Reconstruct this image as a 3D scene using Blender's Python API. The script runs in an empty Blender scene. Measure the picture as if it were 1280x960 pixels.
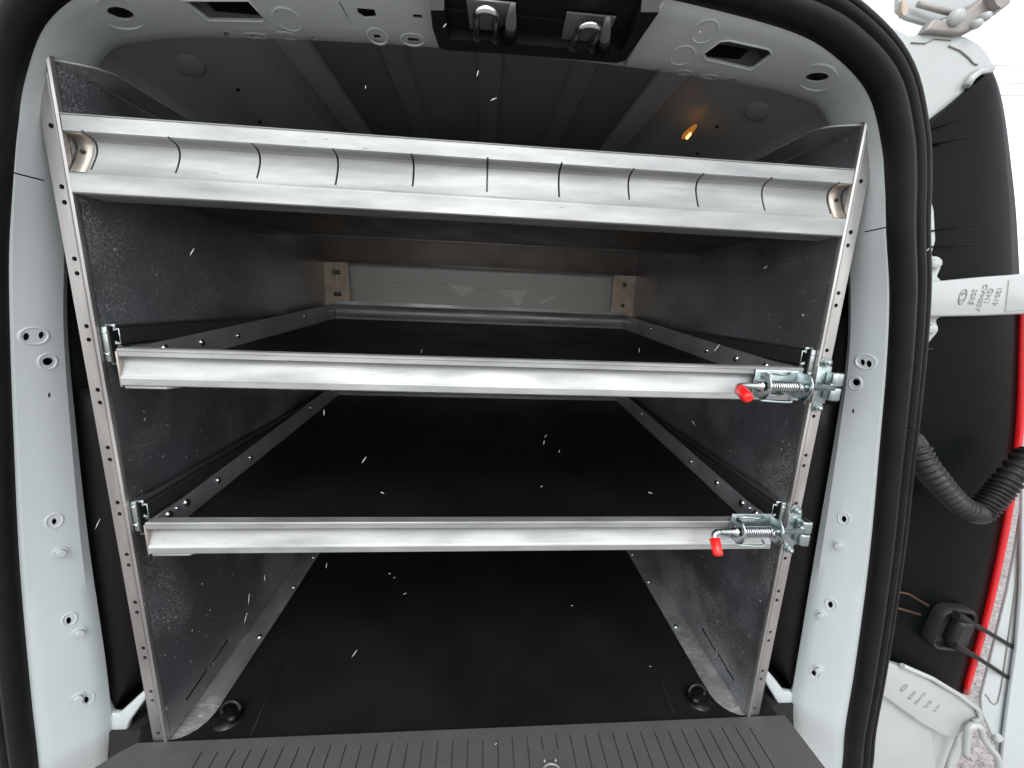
import bpy, bmesh, math, random
from mathutils import Vector, Matrix
from mathutils.bvhtree import BVHTree
random.seed(7)
R = math.radians
scene = bpy.context.scene
col = scene.collection

# ------------------------------------------------------------------ camera
CAM = Vector((-0.00096, -0.58221, 0.76719))
cr_ = Vector((0.99674114, -0.0704415, 0.03930775))
cu_ = Vector((-0.02416694, 0.20414191, 0.97864296))
cf_ = Vector((0.07696143, 0.97640364, -0.20177428))
FPX = 493.49
cam = bpy.data.cameras.new("camera")
cam.sensor_width = 36.0
cam.lens = 36.0 * FPX / 1280.0
cam.clip_start = 0.01
cam.clip_end = 6000
camo = bpy.data.objects.new("camera", cam)
col.objects.link(camo)
m = Matrix.Identity(4)
for i in range(3):
    m[i][0], m[i][1], m[i][2], m[i][3] = cr_[i], cu_[i], -cf_[i], CAM[i]
camo.matrix_world = m
scene.camera = camo

def ray(px, py):
    return ((px - 640) / FPX * cr_ - (py - 480) / FPX * cu_ + cf_)
def at(px, py, Y=0.0, ax=1):
    d = ray(px, py)
    return CAM + d * ((Y - CAM[ax]) / d[ax])

# ------------------------------------------------------------------ light
SUN_EL, SUN_AZ = 50.0, 185.0          # azimuth from +Y, clockwise: behind the camera
w = bpy.data.worlds.new("World"); scene.world = w; w.use_nodes = True
nt = w.node_tree; nt.nodes.clear()
sky = nt.nodes.new('ShaderNodeTexSky'); sky.sky_type = 'NISHITA'; sky.sun_disc = False
sky.sun_elevation = R(SUN_EL); sky.sun_rotation = R(SUN_AZ)
sky.air_density = 1.0; sky.dust_density = 1.0; sky.ozone_density = 1.0
hs = nt.nodes.new('ShaderNodeHueSaturation'); hs.inputs['Saturation'].default_value = 0.13   # overcast: almost colourless cloud
bg = nt.nodes.new('ShaderNodeBackground'); bg.inputs['Strength'].default_value = 0.15
ow = nt.nodes.new('ShaderNodeOutputWorld')
nt.links.new(sky.outputs[0], hs.inputs['Color']); nt.links.new(hs.outputs[0], bg.inputs[0]); nt.links.new(bg.outputs[0], ow.inputs[0])
sl = bpy.data.lights.new("sun", 'SUN'); sl.energy = 0.5; sl.angle = R(25); sl.color = (1, .985, .96)
so = bpy.data.objects.new("sun", sl); col.objects.link(so)
sd = Vector((math.sin(R(SUN_AZ)) * math.cos(R(SUN_EL)), math.cos(R(SUN_AZ)) * math.cos(R(SUN_EL)), math.sin(R(SUN_EL))))
so.rotation_euler = sd.to_track_quat('Z', 'Y').to_euler()
scene.view_settings.view_transform = 'Standard'
scene.view_settings.look = 'None'
scene.view_settings.exposure = 1.2
scene.view_settings.gamma = 1.0
scene.render.engine = 'CYCLES'
scene.cycles.max_bounces = 10
scene.cycles.use_denoising = True

# ------------------------------------------------------------------ materials
def mat(name, base, rough=.5, metal=0.0, coat=0.0, spec=.5, noise=None, bump=None, rnoise=None, speck=None, scratch=None, stretch=(1, 1, 1)):
    """noise=(scale, amount, colour2) ; bump=(scale, strength, dist) ; rnoise=(scale, amount)
       speck=(scale, threshold, colour) ; scratch=(scale, threshold, colour)"""
    M_ = bpy.data.materials.new(name); M_.use_nodes = True
    n = M_.node_tree; N = n.nodes; L = n.links; N.clear()
    o = N.new('ShaderNodeOutputMaterial'); b = N.new('ShaderNodeBsdfPrincipled')
    L.new(b.outputs[0], o.inputs[0])
    b.inputs['Base Color'].default_value = (*base, 1)
    b.inputs['Roughness'].default_value = rough; b.inputs['Metallic'].default_value = metal
    b.inputs['Coat Weight'].default_value = coat; b.inputs['Coat Roughness'].default_value = .08
    b.inputs['Specular IOR Level'].default_value = spec
    tc = N.new('ShaderNodeTexCoord'); mp = N.new('ShaderNodeMapping'); mp.inputs['Scale'].default_value = stretch
    L.new(tc.outputs['Object'], mp.inputs[0]); V = mp.outputs[0]
    cur = None
    def mixc(fac, c1, c2):
        x = N.new('ShaderNodeMix'); x.data_type = 'RGBA'
        L.new(fac, x.inputs['Factor'])
        if hasattr(c1, 'links'): L.new(c1, x.inputs['A'])
        else: x.inputs['A'].default_value = (*c1, 1)
        x.inputs['B'].default_value = (*c2, 1)
        return x.outputs['Result']
    def nz(scale, detail=6, vec=V, dist=0):
        t = N.new('ShaderNodeTexNoise'); t.inputs['Scale'].default_value = scale; t.inputs['Detail'].default_value = detail
        t.inputs['Distortion'].default_value = dist
        L.new(vec, t.inputs['Vector']); return t.outputs['Fac']
    def rng(v, a, b_, c=0, d=1):
        t = N.new('ShaderNodeMapRange'); t.inputs[1].default_value = a; t.inputs[2].default_value = b_
        t.inputs[3].default_value = c; t.inputs[4].default_value = d; L.new(v, t.inputs[0]); return t.outputs[0]
    cc = base; masks = []
    if noise:
        f = rng(nz(noise[0]), .35, .65, 0, noise[1]); cc = mixc(f, cc, noise[2]); 
    if scratch:
        for k, rot in enumerate(((.5, .3, .9), (-.7, .6, -.2))):
            m2 = N.new('ShaderNodeMapping'); m2.inputs['Rotation'].default_value = rot; m2.inputs['Scale'].default_value = (1, 14, 14)
            L.new(tc.outputs['Object'], m2.inputs[0])
            g = nz(scratch[0], 2, m2.outputs[0]); g = rng(g, scratch[1], scratch[1] + .03, 0, .55)
            big = rng(nz(5 + k, 3), .5, .62); mu = N.new('ShaderNodeMath'); mu.operation = 'MULTIPLY'
            L.new(g, mu.inputs[0]); L.new(big, mu.inputs[1])
            cc = mixc(mu.outputs[0], cc, scratch[2]); masks.append(mu.outputs[0])
    if speck:
        g = rng(nz(speck[0], 2), speck[1], speck[1] + .03); cc = mixc(g, cc, speck[2]); masks.append(g)
    if metal and masks:
        v_ = None
        for g in masks:
            mm = N.new('ShaderNodeMath'); mm.operation = 'MULTIPLY_ADD'; L.new(g, mm.inputs[0]); mm.inputs[1].default_value = -metal
            if v_: L.new(v_, mm.inputs[2])
            else: mm.inputs[2].default_value = metal
            mm.use_clamp = True; v_ = mm.outputs[0]
        L.new(v_, b.inputs['Metallic'])
    if hasattr(cc, 'links'): L.new(cc, b.inputs['Base Color'])
    if rnoise:
        L.new(rng(nz(rnoise[0], 5), .3, .7, rough - rnoise[1], rough + rnoise[1]), b.inputs['Roughness'])
    if bump:
        bp = N.new('ShaderNodeBump'); bp.inputs['Strength'].default_value = bump[1]; bp.inputs['Distance'].default_value = bump[2]
        L.new(nz(bump[0], 4), bp.inputs['Height']); L.new(bp.outputs[0], b.inputs['Normal'])
        if coat: L.new(bp.outputs[0], b.inputs['Coat Normal'])
    return M_
M = {}
M['paint'] = mat('white_paint', (.465, .51, .51), .40, coat=.4, bump=(230, .22, .0008), noise=(9, .5, (.475, .52, .525)), speck=(190, .735, (.30, .31, .30)))
M['outer'] = mat('outer_paint', (.40, .425, .42), .34, coat=.5, bump=(230, .15, .0008), noise=(12, .6, (.37, .40, .39)))
M['roof'] = mat('roof_primer', (.20, .218, .222), .40, noise=(6, .5, (.17, .186, .19)))
M['cant'] = mat('roof_side_paint', (.38, .41, .41), .45, noise=(6, .5, (.34, .365, .365)))
M['rubber'] = mat('seal_rubber', (.0075, .0072, .0074),   .48, spec=.17, bump=(500, .2, .0005), noise=(30, .6, (.0125, .012, .012)))
M['trim'] = mat('black_trim', (.007, .006, .0062), .5, spec=.18, bump=(700, .3, .0004), noise=(12, .6, (.010, .0088, .009)))
M['lamptrim'] = mat('lamp_black', (.0012, .0022, .0024), .42, spec=.07, bump=(900, .2, .0003), noise=(5, .6, (.0022, .0034, .0036)))
M['alu'] = mat('mill_aluminium', (.47, .485, .48), .56, .85, rnoise=(30, .14), noise=(34, 1, (.33, .34, .34)), bump=(60, .25, .002), stretch=(.22, 1, 1), speck=(260, .72, (.27, .27, .26)))
M['post'] = mat('post_aluminium', (.58, .57, .55), .44, .95, rnoise=(30, .12), noise=(22, .9, (.33, .32, .31)), bump=(120, .08, .001), stretch=(1, 1, .2), speck=(220, .73, (.35, .34, .33)))
M['sheet'] = mat('galvanised_sheet', (.33, .36, .40), .36, .84, rnoise=(7, .10), noise=(4, 1, (.25, .24, .23)), bump=(14, .10, .004), scratch=(38, .555, (.60, .62, .63)), speck=(130, .70, (.48, .49, .50)))
M['flange'] = mat('flange_sheet', (.50, .50, .495), .42, .80, rnoise=(20, .12), noise=(16, .8, (.34, .34, .34)), scratch=(60, .57, (.6, .6, .6)))
M['brown'] = mat('shelf_sheet', (.22, .19, .165), .42, .9, rnoise=(14, .1), noise=(8, .8, (.15, .125, .11)), bump=(60, .05, .001))
M['beam'] = mat('dark_brown_sheet', (.09, .075, .065), .5, .8, noise=(8, .8, (.05, .042, .036)))
M['bracket'] = mat('tinted_bracket', (.52, .44, .36), .5, .75, noise=(30, .8, (.36, .29, .23)))
M['trayside'] = mat('tray_side_sheet', (.52, .53, .55), .46, .7, rnoise=(30, .1), noise=(9, .8, (.33, .335, .35)))
M['slide'] = mat('slide_steel', (.16, .165, .165), .40, .9)
M['zinc'] = mat('zinc_plate', (.50, .56, .56), .30, 1.0, rnoise=(60, .12), noise=(60, .7, (.36, .43, .43)), bump=(150, .1, .0006))
M['steel'] = mat('bright_steel', (.62, .64, .64), .22, 1.0)
M['endcap'] = mat('warm_end_cap', (.50, .465, .41), .45, .85, noise=(40, .9, (.36, .31, .25)))
M['darkbolt'] = mat('dark_rivet', (.15, .13, .12), .4, 1.0)
M['redcap'] = mat('red_vinyl', (.85, .012, .010), .32, coat=.3)
M['traybed'] = mat('black_ply', (.0032, .0029, .0029), .55, spec=.25, rnoise=(5, .1), noise=(9, .6, (.005, .0046, .0044)), bump=(420, .5, .0008), speck=(240, .775, (.05, .05, .05)))
M['mat'] = mat('cargo_mat', (.0045, .0043, .0042), .55, spec=.30, rnoise=(4, .12), noise=(7, .6, (.0085, .0082, .008)), bump=(320, .5, .001), speck=(260, .755, (.07, .07, .068)))
M['sill'] = mat('sill_plastic', (.066, .064, .063), .62, bump=(900, .4, .0004), noise=(30, .6, (.080, .078, .077)))
M['groove'] = mat('sill_groove', (.030, .029, .029), .7)
M['housing'] = mat('striker_housing', (.010, .010, .0108), .45, spec=.35, bump=(600, .2, .0004))
M['grplate'] = mat('striker_plate', (.20, .21, .21), .45, .3)
M['film'] = mat('protective_film', (.47, .47, .43), .45, noise=(5, .6, (.44, .44, .41)), bump=(8, .25, .004))
M['filmlight'] = mat('bare_patch', (.60, .585, .54), .4)
M['boot'] = mat('boot_rubber', (.018, .017, .017), .40, spec=.3)
M['red'] = mat('red_lens', (.62, .008, .012), .18, coat=1)
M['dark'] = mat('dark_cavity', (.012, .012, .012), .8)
M['glossblack'] = mat('gloss_black', (.005, .005, .0055), .28, spec=.3)
M['ground'] = mat('gravel', (.30, .27, .265), .9, noise=(25, 1, (.46, .43, .42)), bump=(60, 1, .02), speck=(70, .6, (.20, .16, .16)))
M['wire'] = mat('grey_wire', (.25, .26, .26), .6)
M['grime'] = mat('hinge_metal', (.30, .29, .27), .5, .3, noise=(40, .8, (.28, .26, .24)))
M['ice'] = mat('sleet', (.55, .56, .57), .3)
M['amber'] = mat('amber_glint', (.9, .35, .05), .2)
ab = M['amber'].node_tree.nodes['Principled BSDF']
ab.inputs['Emission Color'].default_value = (1, .36, .06, 1); ab.inputs['Emission Strength'].default_value = .12  # emission stands in for an orange reflection on the roof
M['glint_core'] = mat('amber_glint_core', (1, .6, .2), .3)
ab = M['glint_core'].node_tree.nodes['Principled BSDF']
ab.inputs['Emission Color'].default_value = (1, .55, .16, 1); ab.inputs['Emission Strength'].default_value = 1.8  # bright streak of that reflection, put in as emission

# ------------------------------------------------------------------ helpers
def empty(name, loc, label=None, cat=None, group=None, kind=None):
    o = bpy.data.objects.new(name, None); col.objects.link(o); o.location = loc
    o.empty_display_size = .02
    tag(o, label, cat, group, kind); return o
def tag(o, label=None, cat=None, group=None, kind=None):
    if label: o['label'] = label
    if cat: o['category'] = cat
    if group: o['group'] = group
    if kind: o['kind'] = kind
    return o
def wloc(o):
    v = Vector((0, 0, 0))
    while o: v += Vector(o.location); o = o.parent
    return v
class MB:
    def __init__(s): s.v = []; s.f = []; s.sm = []
    def add(s, vs, fs, smooth=False):
        b = len(s.v); s.v += [Vector(v) for v in vs]; s.f += [[b + i for i in f] for f in fs]; s.sm += [smooth] * len(fs); return s
    def box(s, lo, hi, mtx=None):
        x0, y0, z0 = lo; x1, y1, z1 = hi
        vs = [Vector(q) for q in ((x0,y0,z0),(x1,y0,z0),(x1,y1,z0),(x0,y1,z0),(x0,y0,z1),(x1,y0,z1),(x1,y1,z1),(x0,y1,z1))]
        if mtx: vs = [mtx @ v for v in vs]
        return s.add(vs, [(0,3,2,1),(4,5,6,7),(0,1,5,4),(1,2,6,5),(2,3,7,6),(3,0,4,7)])
    def prism(s, pts, d):            # pts: 3D outline; d: extrusion vector
        n = len(pts); d = Vector(d); a = [Vector(p) for p in pts]
        fs = [list(range(n))[::-1], list(range(n, 2 * n))] + [[i, (i + 1) % n, n + (i + 1) % n, n + i] for i in range(n)]
        return s.add(a + [p + d for p in a], fs)
    def tube(s, pts, r, n=10, caps=True, radii=None):
        pts = [Vector(p) for p in pts]; vs = []; fs = []
        up = None
        for i, p in enumerate(pts):
            t = (pts[min(i + 1, len(pts) - 1)] - pts[max(i - 1, 0)]).normalized()
            if up is None:
                up = t.orthogonal().normalized()
            up = (up - t * up.dot(t)).normalized(); sd_ = t.cross(up)
            rr = radii[i] if radii else r
            for k in range(n):
                a = 2 * math.pi * k / n; vs.append(p + (up * math.cos(a) + sd_ * math.sin(a)) * rr)
        for i in range(len(pts) - 1):
            for k in range(n):
                fs.append((i * n + k, i * n + (k + 1) % n, (i + 1) * n + (k + 1) % n, (i + 1) * n + k))
        s.add(vs, fs, True)
        if caps:
            b = len(s.v) - len(vs)
            s.f.append([b + k for k in range(n)][::-1]); s.sm.append(False)
            s.f.append([b + (len(pts) - 1) * n + k for k in range(n)]); s.sm.append(False)
        return s
    def cyl(s, c, ax, r, h, n=20, r2=None):
        c = Vector(c); ax = Vector(ax).normalized()
        return s.tube([c, c + ax * h], r, n, True, [r, r2 if r2 is not None else r])
    def lathe(s, c, ax, prof, n=20):   # prof: (dist along axis, radius)
        c = Vector(c); ax = Vector(ax).normalized()
        u_ = ax.orthogonal().normalized(); v_ = ax.cross(u_); vs = []; fs = []
        for h, r in prof:
            for k in range(n):
                a = 2 * math.pi * k / n; vs.append(c + ax * h + (u_ * math.cos(a) + v_ * math.sin(a)) * r)
        for i in range(len(prof) - 1):
            for k in range(n):
                fs.append((i * n + k, i * n + (k + 1) % n, (i + 1) * n + (k + 1) % n, (i + 1) * n + k))
        return s.add(vs, fs, True)
    def loft(s, rings, closed=True, caps=True, smooth=True):
        n = len(rings[0]); vs = [p for r in rings for p in r]; fs = []
        for i in range(len(rings) - 1):
            for k in range(n if closed else n - 1):
                fs.append((i * n + k, i * n + (k + 1) % n, (i + 1) * n + (k + 1) % n, (i + 1) * n + k))
        s.add(vs, fs, smooth)
        if caps and closed:
            b = len(s.v) - len(vs)
            s.f.append([b + k for k in range(n)][::-1]); s.sm.append(False)
            s.f.append([b + (len(rings) - 1) * n + k for k in range(n)]); s.sm.append(False)
        return s
    def build(s, name, material, parent=None, bevel=0, segs=2, cut=None, angle=35, label=None):
        off = wloc(parent) if parent else Vector((0, 0, 0))
        me = bpy.data.meshes.new(name)
        me.from_pydata([tuple(v - off) for v in s.v], [], s.f)
        bm = bmesh.new(); bm.from_mesh(me); bmesh.ops.recalc_face_normals(bm, faces=bm.faces); bm.to_mesh(me); bm.free()
        me.polygons.foreach_set('use_smooth', s.sm)
        me.materials.append(M[material])
        o = bpy.data.objects.new(name, me); col.objects.link(o)
        if parent: o.parent = parent
        mods = False
        if cut:
            cm = bpy.data.meshes.new('tmp'); cm.from_pydata([tuple(v - off) for v in cut.v], [], cut.f)
            bm = bmesh.new(); bm.from_mesh(cm); bmesh.ops.recalc_face_normals(bm, faces=bm.faces); bm.to_mesh(cm); bm.free()
            co = bpy.data.objects.new('tmp', cm); col.objects.link(co)
            bo = o.modifiers.new('b', 'BOOLEAN'); bo.operation = 'DIFFERENCE'; bo.solver = 'EXACT'; bo.object = co; bo.use_self = True
            if parent: co.parent = parent
            mods = True
        if bevel:
            bv = o.modifiers.new('v', 'BEVEL'); bv.width = bevel; bv.segments = segs; bv.limit_method = 'ANGLE'; bv.angle_limit = R(30); bv.harden_normals = False
            mods = True
        if mods:
            bpy.context.view_layer.update()
            dg = bpy.context.evaluated_depsgraph_get()
            nm = bpy.data.meshes.new_from_object(o.evaluated_get(dg)); nm.name = name
            o.modifiers.clear(); o.data = nm; bpy.data.meshes.remove(me); me = nm
            if bevel or cut:
                bm = bmesh.new(); bm.from_mesh(me)
                for f in bm.faces: f.smooth = True
                for e in bm.edges:
                    if len(e.link_faces) == 2 and e.calc_face_angle(0) > R(angle): e.smooth = False
                bm.to_mesh(me); bm.free()
            if cut: bpy.data.objects.remove(co); bpy.data.meshes.remove(cm)
        if label: o['label'] = label
        return o
def sharp(o, angle=35):
    bm = bmesh.new(); bm.from_mesh(o.data)
    for f in bm.faces: f.smooth = True
    for e in bm.edges:
        if len(e.link_faces) == 2 and e.calc_face_angle(0) > R(angle): e.smooth = False
    bm.to_mesh(o.data); bm.free(); return o
def cr(pts, n):      # catmull-rom resample: n samples per segment
    pts = [Vector(p) for p in pts]; out = []
    for i in range(len(pts) - 1):
        p0 = pts[max(i - 1, 0)]; p1 = pts[i]; p2 = pts[i + 1]; p3 = pts[min(i + 2, len(pts) - 1)]
        for k in range(n):
            t = k / n
            out.append(.5 * ((2 * p1) + (p2 - p0) * t + (2 * p0 - 5 * p1 + 4 * p2 - p3) * t * t + (3 * p1 - p0 - 3 * p2 + p3) * t ** 3))
    out.append(pts[-1]); return out
def slab(px, Y, th, n=0):
    """outline picked on the plane y=Y, with real thickness going away from the viewer"""
    pts = [at(x, y, Y) for x, y in px]
    if n: pts = cr(pts + [pts[0]], n)[:-1]
    return MB().prism(pts, (0, th, 0))
def hexbolt(c, ax, r, h, washer=1.5):
    mb = MB(); c = Vector(c); ax = Vector(ax).normalized()
    mb.cyl(c, ax, r * washer, h * .3, 20)
    mb.tube([c + ax * h * .3, c + ax * h], r, 6)
    return mb
def copy_tree(o, parent=None):
    c = o.copy(); col.objects.link(c); c.parent = parent
    for ch in list(kids[o.name]) if o.name in kids else []:
        copy_tree(ch, c)
    return c
kids = {}
def reg():
    kids.clear()
    for o in bpy.data.objects:
        if o.parent: kids.setdefault(o.parent.name, []).append(o)

# ------------------------------------------------------------------ setting
g = MB().add([(-3000,-3000,-.68),(3000,-3000,-.68),(3000,3000,-.68),(-3000,3000,-.68)], [(0,1,2,3)]).build('ground', 'ground')
tag(g, 'pale pinkish gravel ground beside the van', kind='structure')

# ================================================================== VAN
van = empty('van', (0, 0, -.1), 'white cargo van with its rear doorway open, black door seal around it', 'van')

# --- door frame ring: jamb between the seal (outer edge) and the cargo room (inner edge)
half_o = [(.730,-.16),(.721,-.08),(.708,.0),(.696,.14),(.671,.36),(.641,.56),(.619,.70),(.599,.80),(.574,.885),(.558,.95),(.541,1.000),(.508,1.058),(.455,1.097),(.388,1.122),(.26,1.140),(.13,1.150)]
half_i = [(.668,-.16,.03),(.657,-.08,.03),(.642,.0,.03),(.634,.14,.03),(.622,.36,.03),(.611,.56,.03),(.600,.70,.03),(.585,.80,.035),(.567,.885,.04),(.558,.95,.05),(.543,1.010,.060),(.512,1.073,.072),(.468,1.094,.08),(.388,1.106,.082),(.26,1.114,.083),(.13,1.119,.084)]
O3 = [Vector((x, -.03, z)) for x, z in half_o]; I3 = [Vector((x, y, z)) for x, z, y in half_i]
dlo_ = {.14: -.003, .36: -.005, .56: -.006, .70: -.007, .80: -.005}; dli_ = {.14: -.003, .36: -.002, .56: -.007, .70: -.010, .80: -.008}
full_o = [Vector((-p.x - dlo_.get(round(p.z, 2), 0), p.y, p.z)) for p in O3] + [Vector((0, -.03, 1.153))] + O3[::-1]
full_i = [Vector((-p.x - dli_.get(round(p.z, 2), 0), p.y, p.z)) for p in I3] + [Vector((0, .085, 1.1205))] + I3[::-1]
NS = 6
po = cr(full_o, NS); pi_ = cr(full_i, NS)
# which way is "into the sheet" (away from the viewer / opening)
def into(k):
    t = (po[min(k+1, len(po)-1)] - po[max(k-1, 0)]).normalized()
    a = pi_[k] - po[k]
    n = t.cross(a).normalized()
    if n.y < 0: n = -n
    outward = Vector((po[k].x, 0, po[k].z - .5)).normalized()
    if n.dot(outward) < 0 and abs(n.y) < .5: n = -n
    return n, t, outward
rings = []
for k in range(len(po)):
    n, t, outw = into(k)
    a = pi_[k] - po[k]; L_ = a.length; ah = a / L_
    bul = -n                                             # slight crown toward the viewer
    pts = []
    for j in range(9):
        q = j / 8; c_ = math.sin(q * math.pi)
        # rolled edges
        ed = .006 * ((max(0, .12 - q) / .12) ** 2 + (max(0, q - .88) / .12) ** 2)
        pts.append(po[k] + a * q + bul * (.003 * c_ - ed))
    # back face of the sheet and the return flange at the inner edge
    pts.append(pi_[k] + n * .020)
    pts.append(pi_[k] + n * .020 - ah * .002)
    pts.append(pi_[k] + n * .010 - ah * .002)
    for j in (7.4, 7, 6, 5, 4, 3, 2, 1, .5):
        q = j / 8; c_ = math.sin(q * math.pi)
        ed = .006 * ((max(0, .12 - q) / .12) ** 2 + (max(0, q - .88) / .12) ** 2)
        pts.append(po[k] + a * q + bul * (.003 * c_ - ed) + n * .0028)
    pts.append(po[k] + n * .0105)
    rings.append(pts)
ringmb = MB().loft(rings)
# tree for placing details on the jamb
bv = BVHTree.FromPolygons([tuple(v) for v in ringmb.v], ringmb.f)
def hit(px, py):
    d = ray(px, py).normalized()
    loc, nrm, idx, dist = bv.ray_cast(CAM, d)
    if loc is None: loc, nrm = at(px, py, 1.113, 2), Vector((0, -.1, -1)).normalized()
    if nrm.dot(d) > 0: nrm = -nrm
    return loc, nrm
def frame_at(px, py):
    p, n = hit(px, py)
    u_ = Vector((0, 0, 1)); u_ = (u_ - n * u_.dot(n))
    if u_.length < .3: u_ = Vector((0, -1, 0)); u_ = u_ - n * u_.dot(n)
    u_.normalize(); s_ = u_.cross(n)
    return p, n, s_, u_           # s_: sideways, u_: up
cut = MB()
def cut_poly(pxs, depth=.05):
    c0, n = hit(sum(p[0] for p in pxs) / len(pxs), sum(p[1] for p in pxs) / len(pxs))
    P_ = [hit(*q)[0] if True else None for q in pxs]
    cut.prism([p + n * .008 for p in P_], -n * depth)
def ell_px(cx, cy, a, b, ang=0, n=18):
    ca, sa = math.cos(R(ang)), math.sin(R(ang))
    return [(cx + a * math.cos(t) * ca - b * math.sin(t) * sa, cy + a * math.cos(t) * sa + b * math.sin(t) * ca) for t in [2 * math.pi * k / n for k in range(n)]]
# header openings (left half) and their right-hand counterparts
cut_poly([(231, 1), (262, 25), (326, 26), (331, 24), (309, 1)])
cut_poly([(880, 68), (901, 53), (912, 52), (959, 62), (964, 68), (941, 85), (936, 86), (884, 74)])
cut_poly(ell_px(151, 17, 18, 7.5, 15)); cut_poly(ell_px(1021, 97, 15, 6, -4))
for q in ([(279,40),(288,41),(294,48),(288,49),(281,45)], [(311,42),(322,42),(329,46),(317,47)], [(354,43.5),(360,44),(362,46),(356,46)],
          [(391,49),(396,49.5),(396,51),(391,51)], [(446,10),(468,12),(471,22),(456,23),(448,18)], [(516,18),(527,18.5),(528,24),(517,23)],
          [(466,43),(474,43.5),(478,49),(469,49)], [(509,47),(523,48),(525,53),(511,52)],
          [(820,88),(824,88),(824,91),(820,91)], [(851,90),(857,90),(859,92),(852,92)], [(882,94),(893,95),(889,98),(880,97)], [(910,98),(920,98.5),(914,104),(906,103)]):
    cut_poly(q)
# pillar holes
for c in ((33, 421, 4.2, 5), (52, 419, 3.8, 4.6), (60, 452, 7, 5), (62, 494, 2, 3.2), (68, 652, 3, 4), (86, 776, 3.2, 4.5), (108, 875, 3, 4.5),
          (1078, 453, 3.2, 4), (1086, 455, 3.6, 4.4), (1070, 478, 5, 4.5), (1066, 514, 1.8, 3), (1055, 649, 3, 4), (1038, 756, 3, 4.2), (1017, 842, 3, 4.2)):
    cut_poly(ell_px(*c), .04)
# panel seams
def seam(pa, pb, wd=.0009, dep=.004):
    a, n1 = hit(*pa); b, n2 = hit(*pb); n = (n1 + n2).normalized(); t = (b - a).normalized(); s_ = t.cross(n) * wd
    cut.prism([a + s_ + n * .004, b + s_ + n * .004, b - s_ + n * .004, a - s_ + n * .004], -n * (dep + .004))
seam((17, 216), (56, 226)); seam((1080, 290), (1109, 284)); seam((424, 2), (450, 54))
ring = ringmb.build('door_frame', 'paint', van, cut=cut, angle=30)
# emboss rings, bolts
def emboss(px, py, r1, r2, hgt=.0009, ang=0):
    r1 *= .72 if py > 110 else 1
    p, n, s_, u_ = frame_at(px, py); rows = []
    for k in range(28):
        a = 2 * math.pi * k / 28; c_, d_ = math.cos(a), math.sin(a)
        x = c_ * r1; y = d_ * r2
        x, y = x * math.cos(R(ang)) - y * math.sin(R(ang)), x * math.sin(R(ang)) + y * math.cos(R(ang))
        dr = (s_ * x + u_ * y); q = p + dr; dn = dr.normalized()
        rows.append([q - dn * .002 - n * .001, q - dn * .001 + n * hgt * .6, q + n * hgt, q + dn * .0012 + n * hgt * .5, q + dn * .003 - n * .001])
    rows.append(rows[0]); MB().loft(rows, closed=False, caps=False).build('pressed_ring', 'paint', van)
for e in ((43, 420, .0185, .0115), (60, 452, .0125, .011), (68, 651, .0115, .0115), (87, 774, .0105, .0115), (110, 873, .010, .012),
          (1082, 452, .0185, .0115), (1069, 479, .012, .011), (1055, 648, .0115, .0115), (1039, 755, .0115, .0115), (1019, 840, .0115, .0125),
          (151, 18, .0245, .0245), (1021, 98, .0245, .0245), (359, 45, .013, .013), (320, 45, .016, .010), (472, 46, .013, .013), (516, 50, .016, .010),
          (886, 96, .015, .010), (855, 91, .011, .010)):
    emboss(*e)
for e in ((360, 25, .017, .017), (881, 40, .016, .016), (853, 70, .016, .016)): emboss(*e, hgt=.0008)
# raised lips round the two big openings of the header
for q in ([(231, 1), (262, 25), (326, 26), (331, 24), (309, 1)], [(880, 68), (901, 53), (912, 52), (959, 62), (964, 68), (941, 85), (936, 86), (884, 74)]):
    cx_ = sum(a[0] for a in q) / len(q); cy_ = sum(a[1] for a in q) / len(q)
    P_ = [hit(cx_ + (a - cx_) * 1.05, max(0.5, cy_ + (b - cy_) * 1.08))[0] for a, b in q]
    MB().tube(P_ + [P_[0]], .0014, 6, False).build('opening_lip', 'paint', van)
bt = MB()
for x, y in ((75, 690), (99, 790), (98, 871), (1049, 681), (1027, 768), (1024, 836)):
    p, n, s_, u_ = frame_at(x, y)
    MBh = hexbolt(p - n * .001, n, .0052, .0085, 1.6); MB().lathe(p - n * .001, n, [(0, .0072), (.0018, .0070), (.0022, .0046), (.0045, .0043), (.0052, .0032), (.0052, .0001)], 12)
    MBh.build('painted_bolt', 'paint', van)
rr_ = []
for k in range(len(po)):
    n, t, outw = into(k); a = pi_[k] - po[k]
    A_ = po[k] + n * .034 + a * .02; B_ = po[k] + a * .86 + n * .045
    rr_.append([A_, B_, B_ + n * .002, A_ + n * .002])
MB().loft(rr_, smooth=False).build('frame_light_stop', 'roof', van)  # added backing that blocks sky light behind the frame holes
# dark sheet added to keep light out of the header openings
MB().box((-.40, .0, 1.165), (.40, .12, 1.175)).build('header_dark_sheet', 'dark', van)

# --- rubber seal round the doorway
rings = []
PR = [(.000, .010), (.000, -.004), (.004, -.014), (.011, -.0185), (.018, -.017), (.0225, -.010), (.0245, -.002), (.0270, -.004),
      (.030, -.010), (.034, -.0125), (.0385, -.0115), (.0412, -.006), (.0420, -.0095), (.045, -.0105), (.050, -.008), (.0535, -.002), (.054, .006), (.050, .020), (.01, .020)]
for k in range(len(po)):
    n, t, outw = into(k)
    t2 = Vector((t.x, 0, t.z)).normalized(); side = Vector((t2.z, 0, -t2.x))
    if side.dot(outw) < 0: side = -side
    rings.append([po[k] + side * (a - .001) + Vector((0, b, 0)) for a, b in PR])
seal = sharp(MB().loft(rings).build('door_seal', 'rubber', van), 70)
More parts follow.
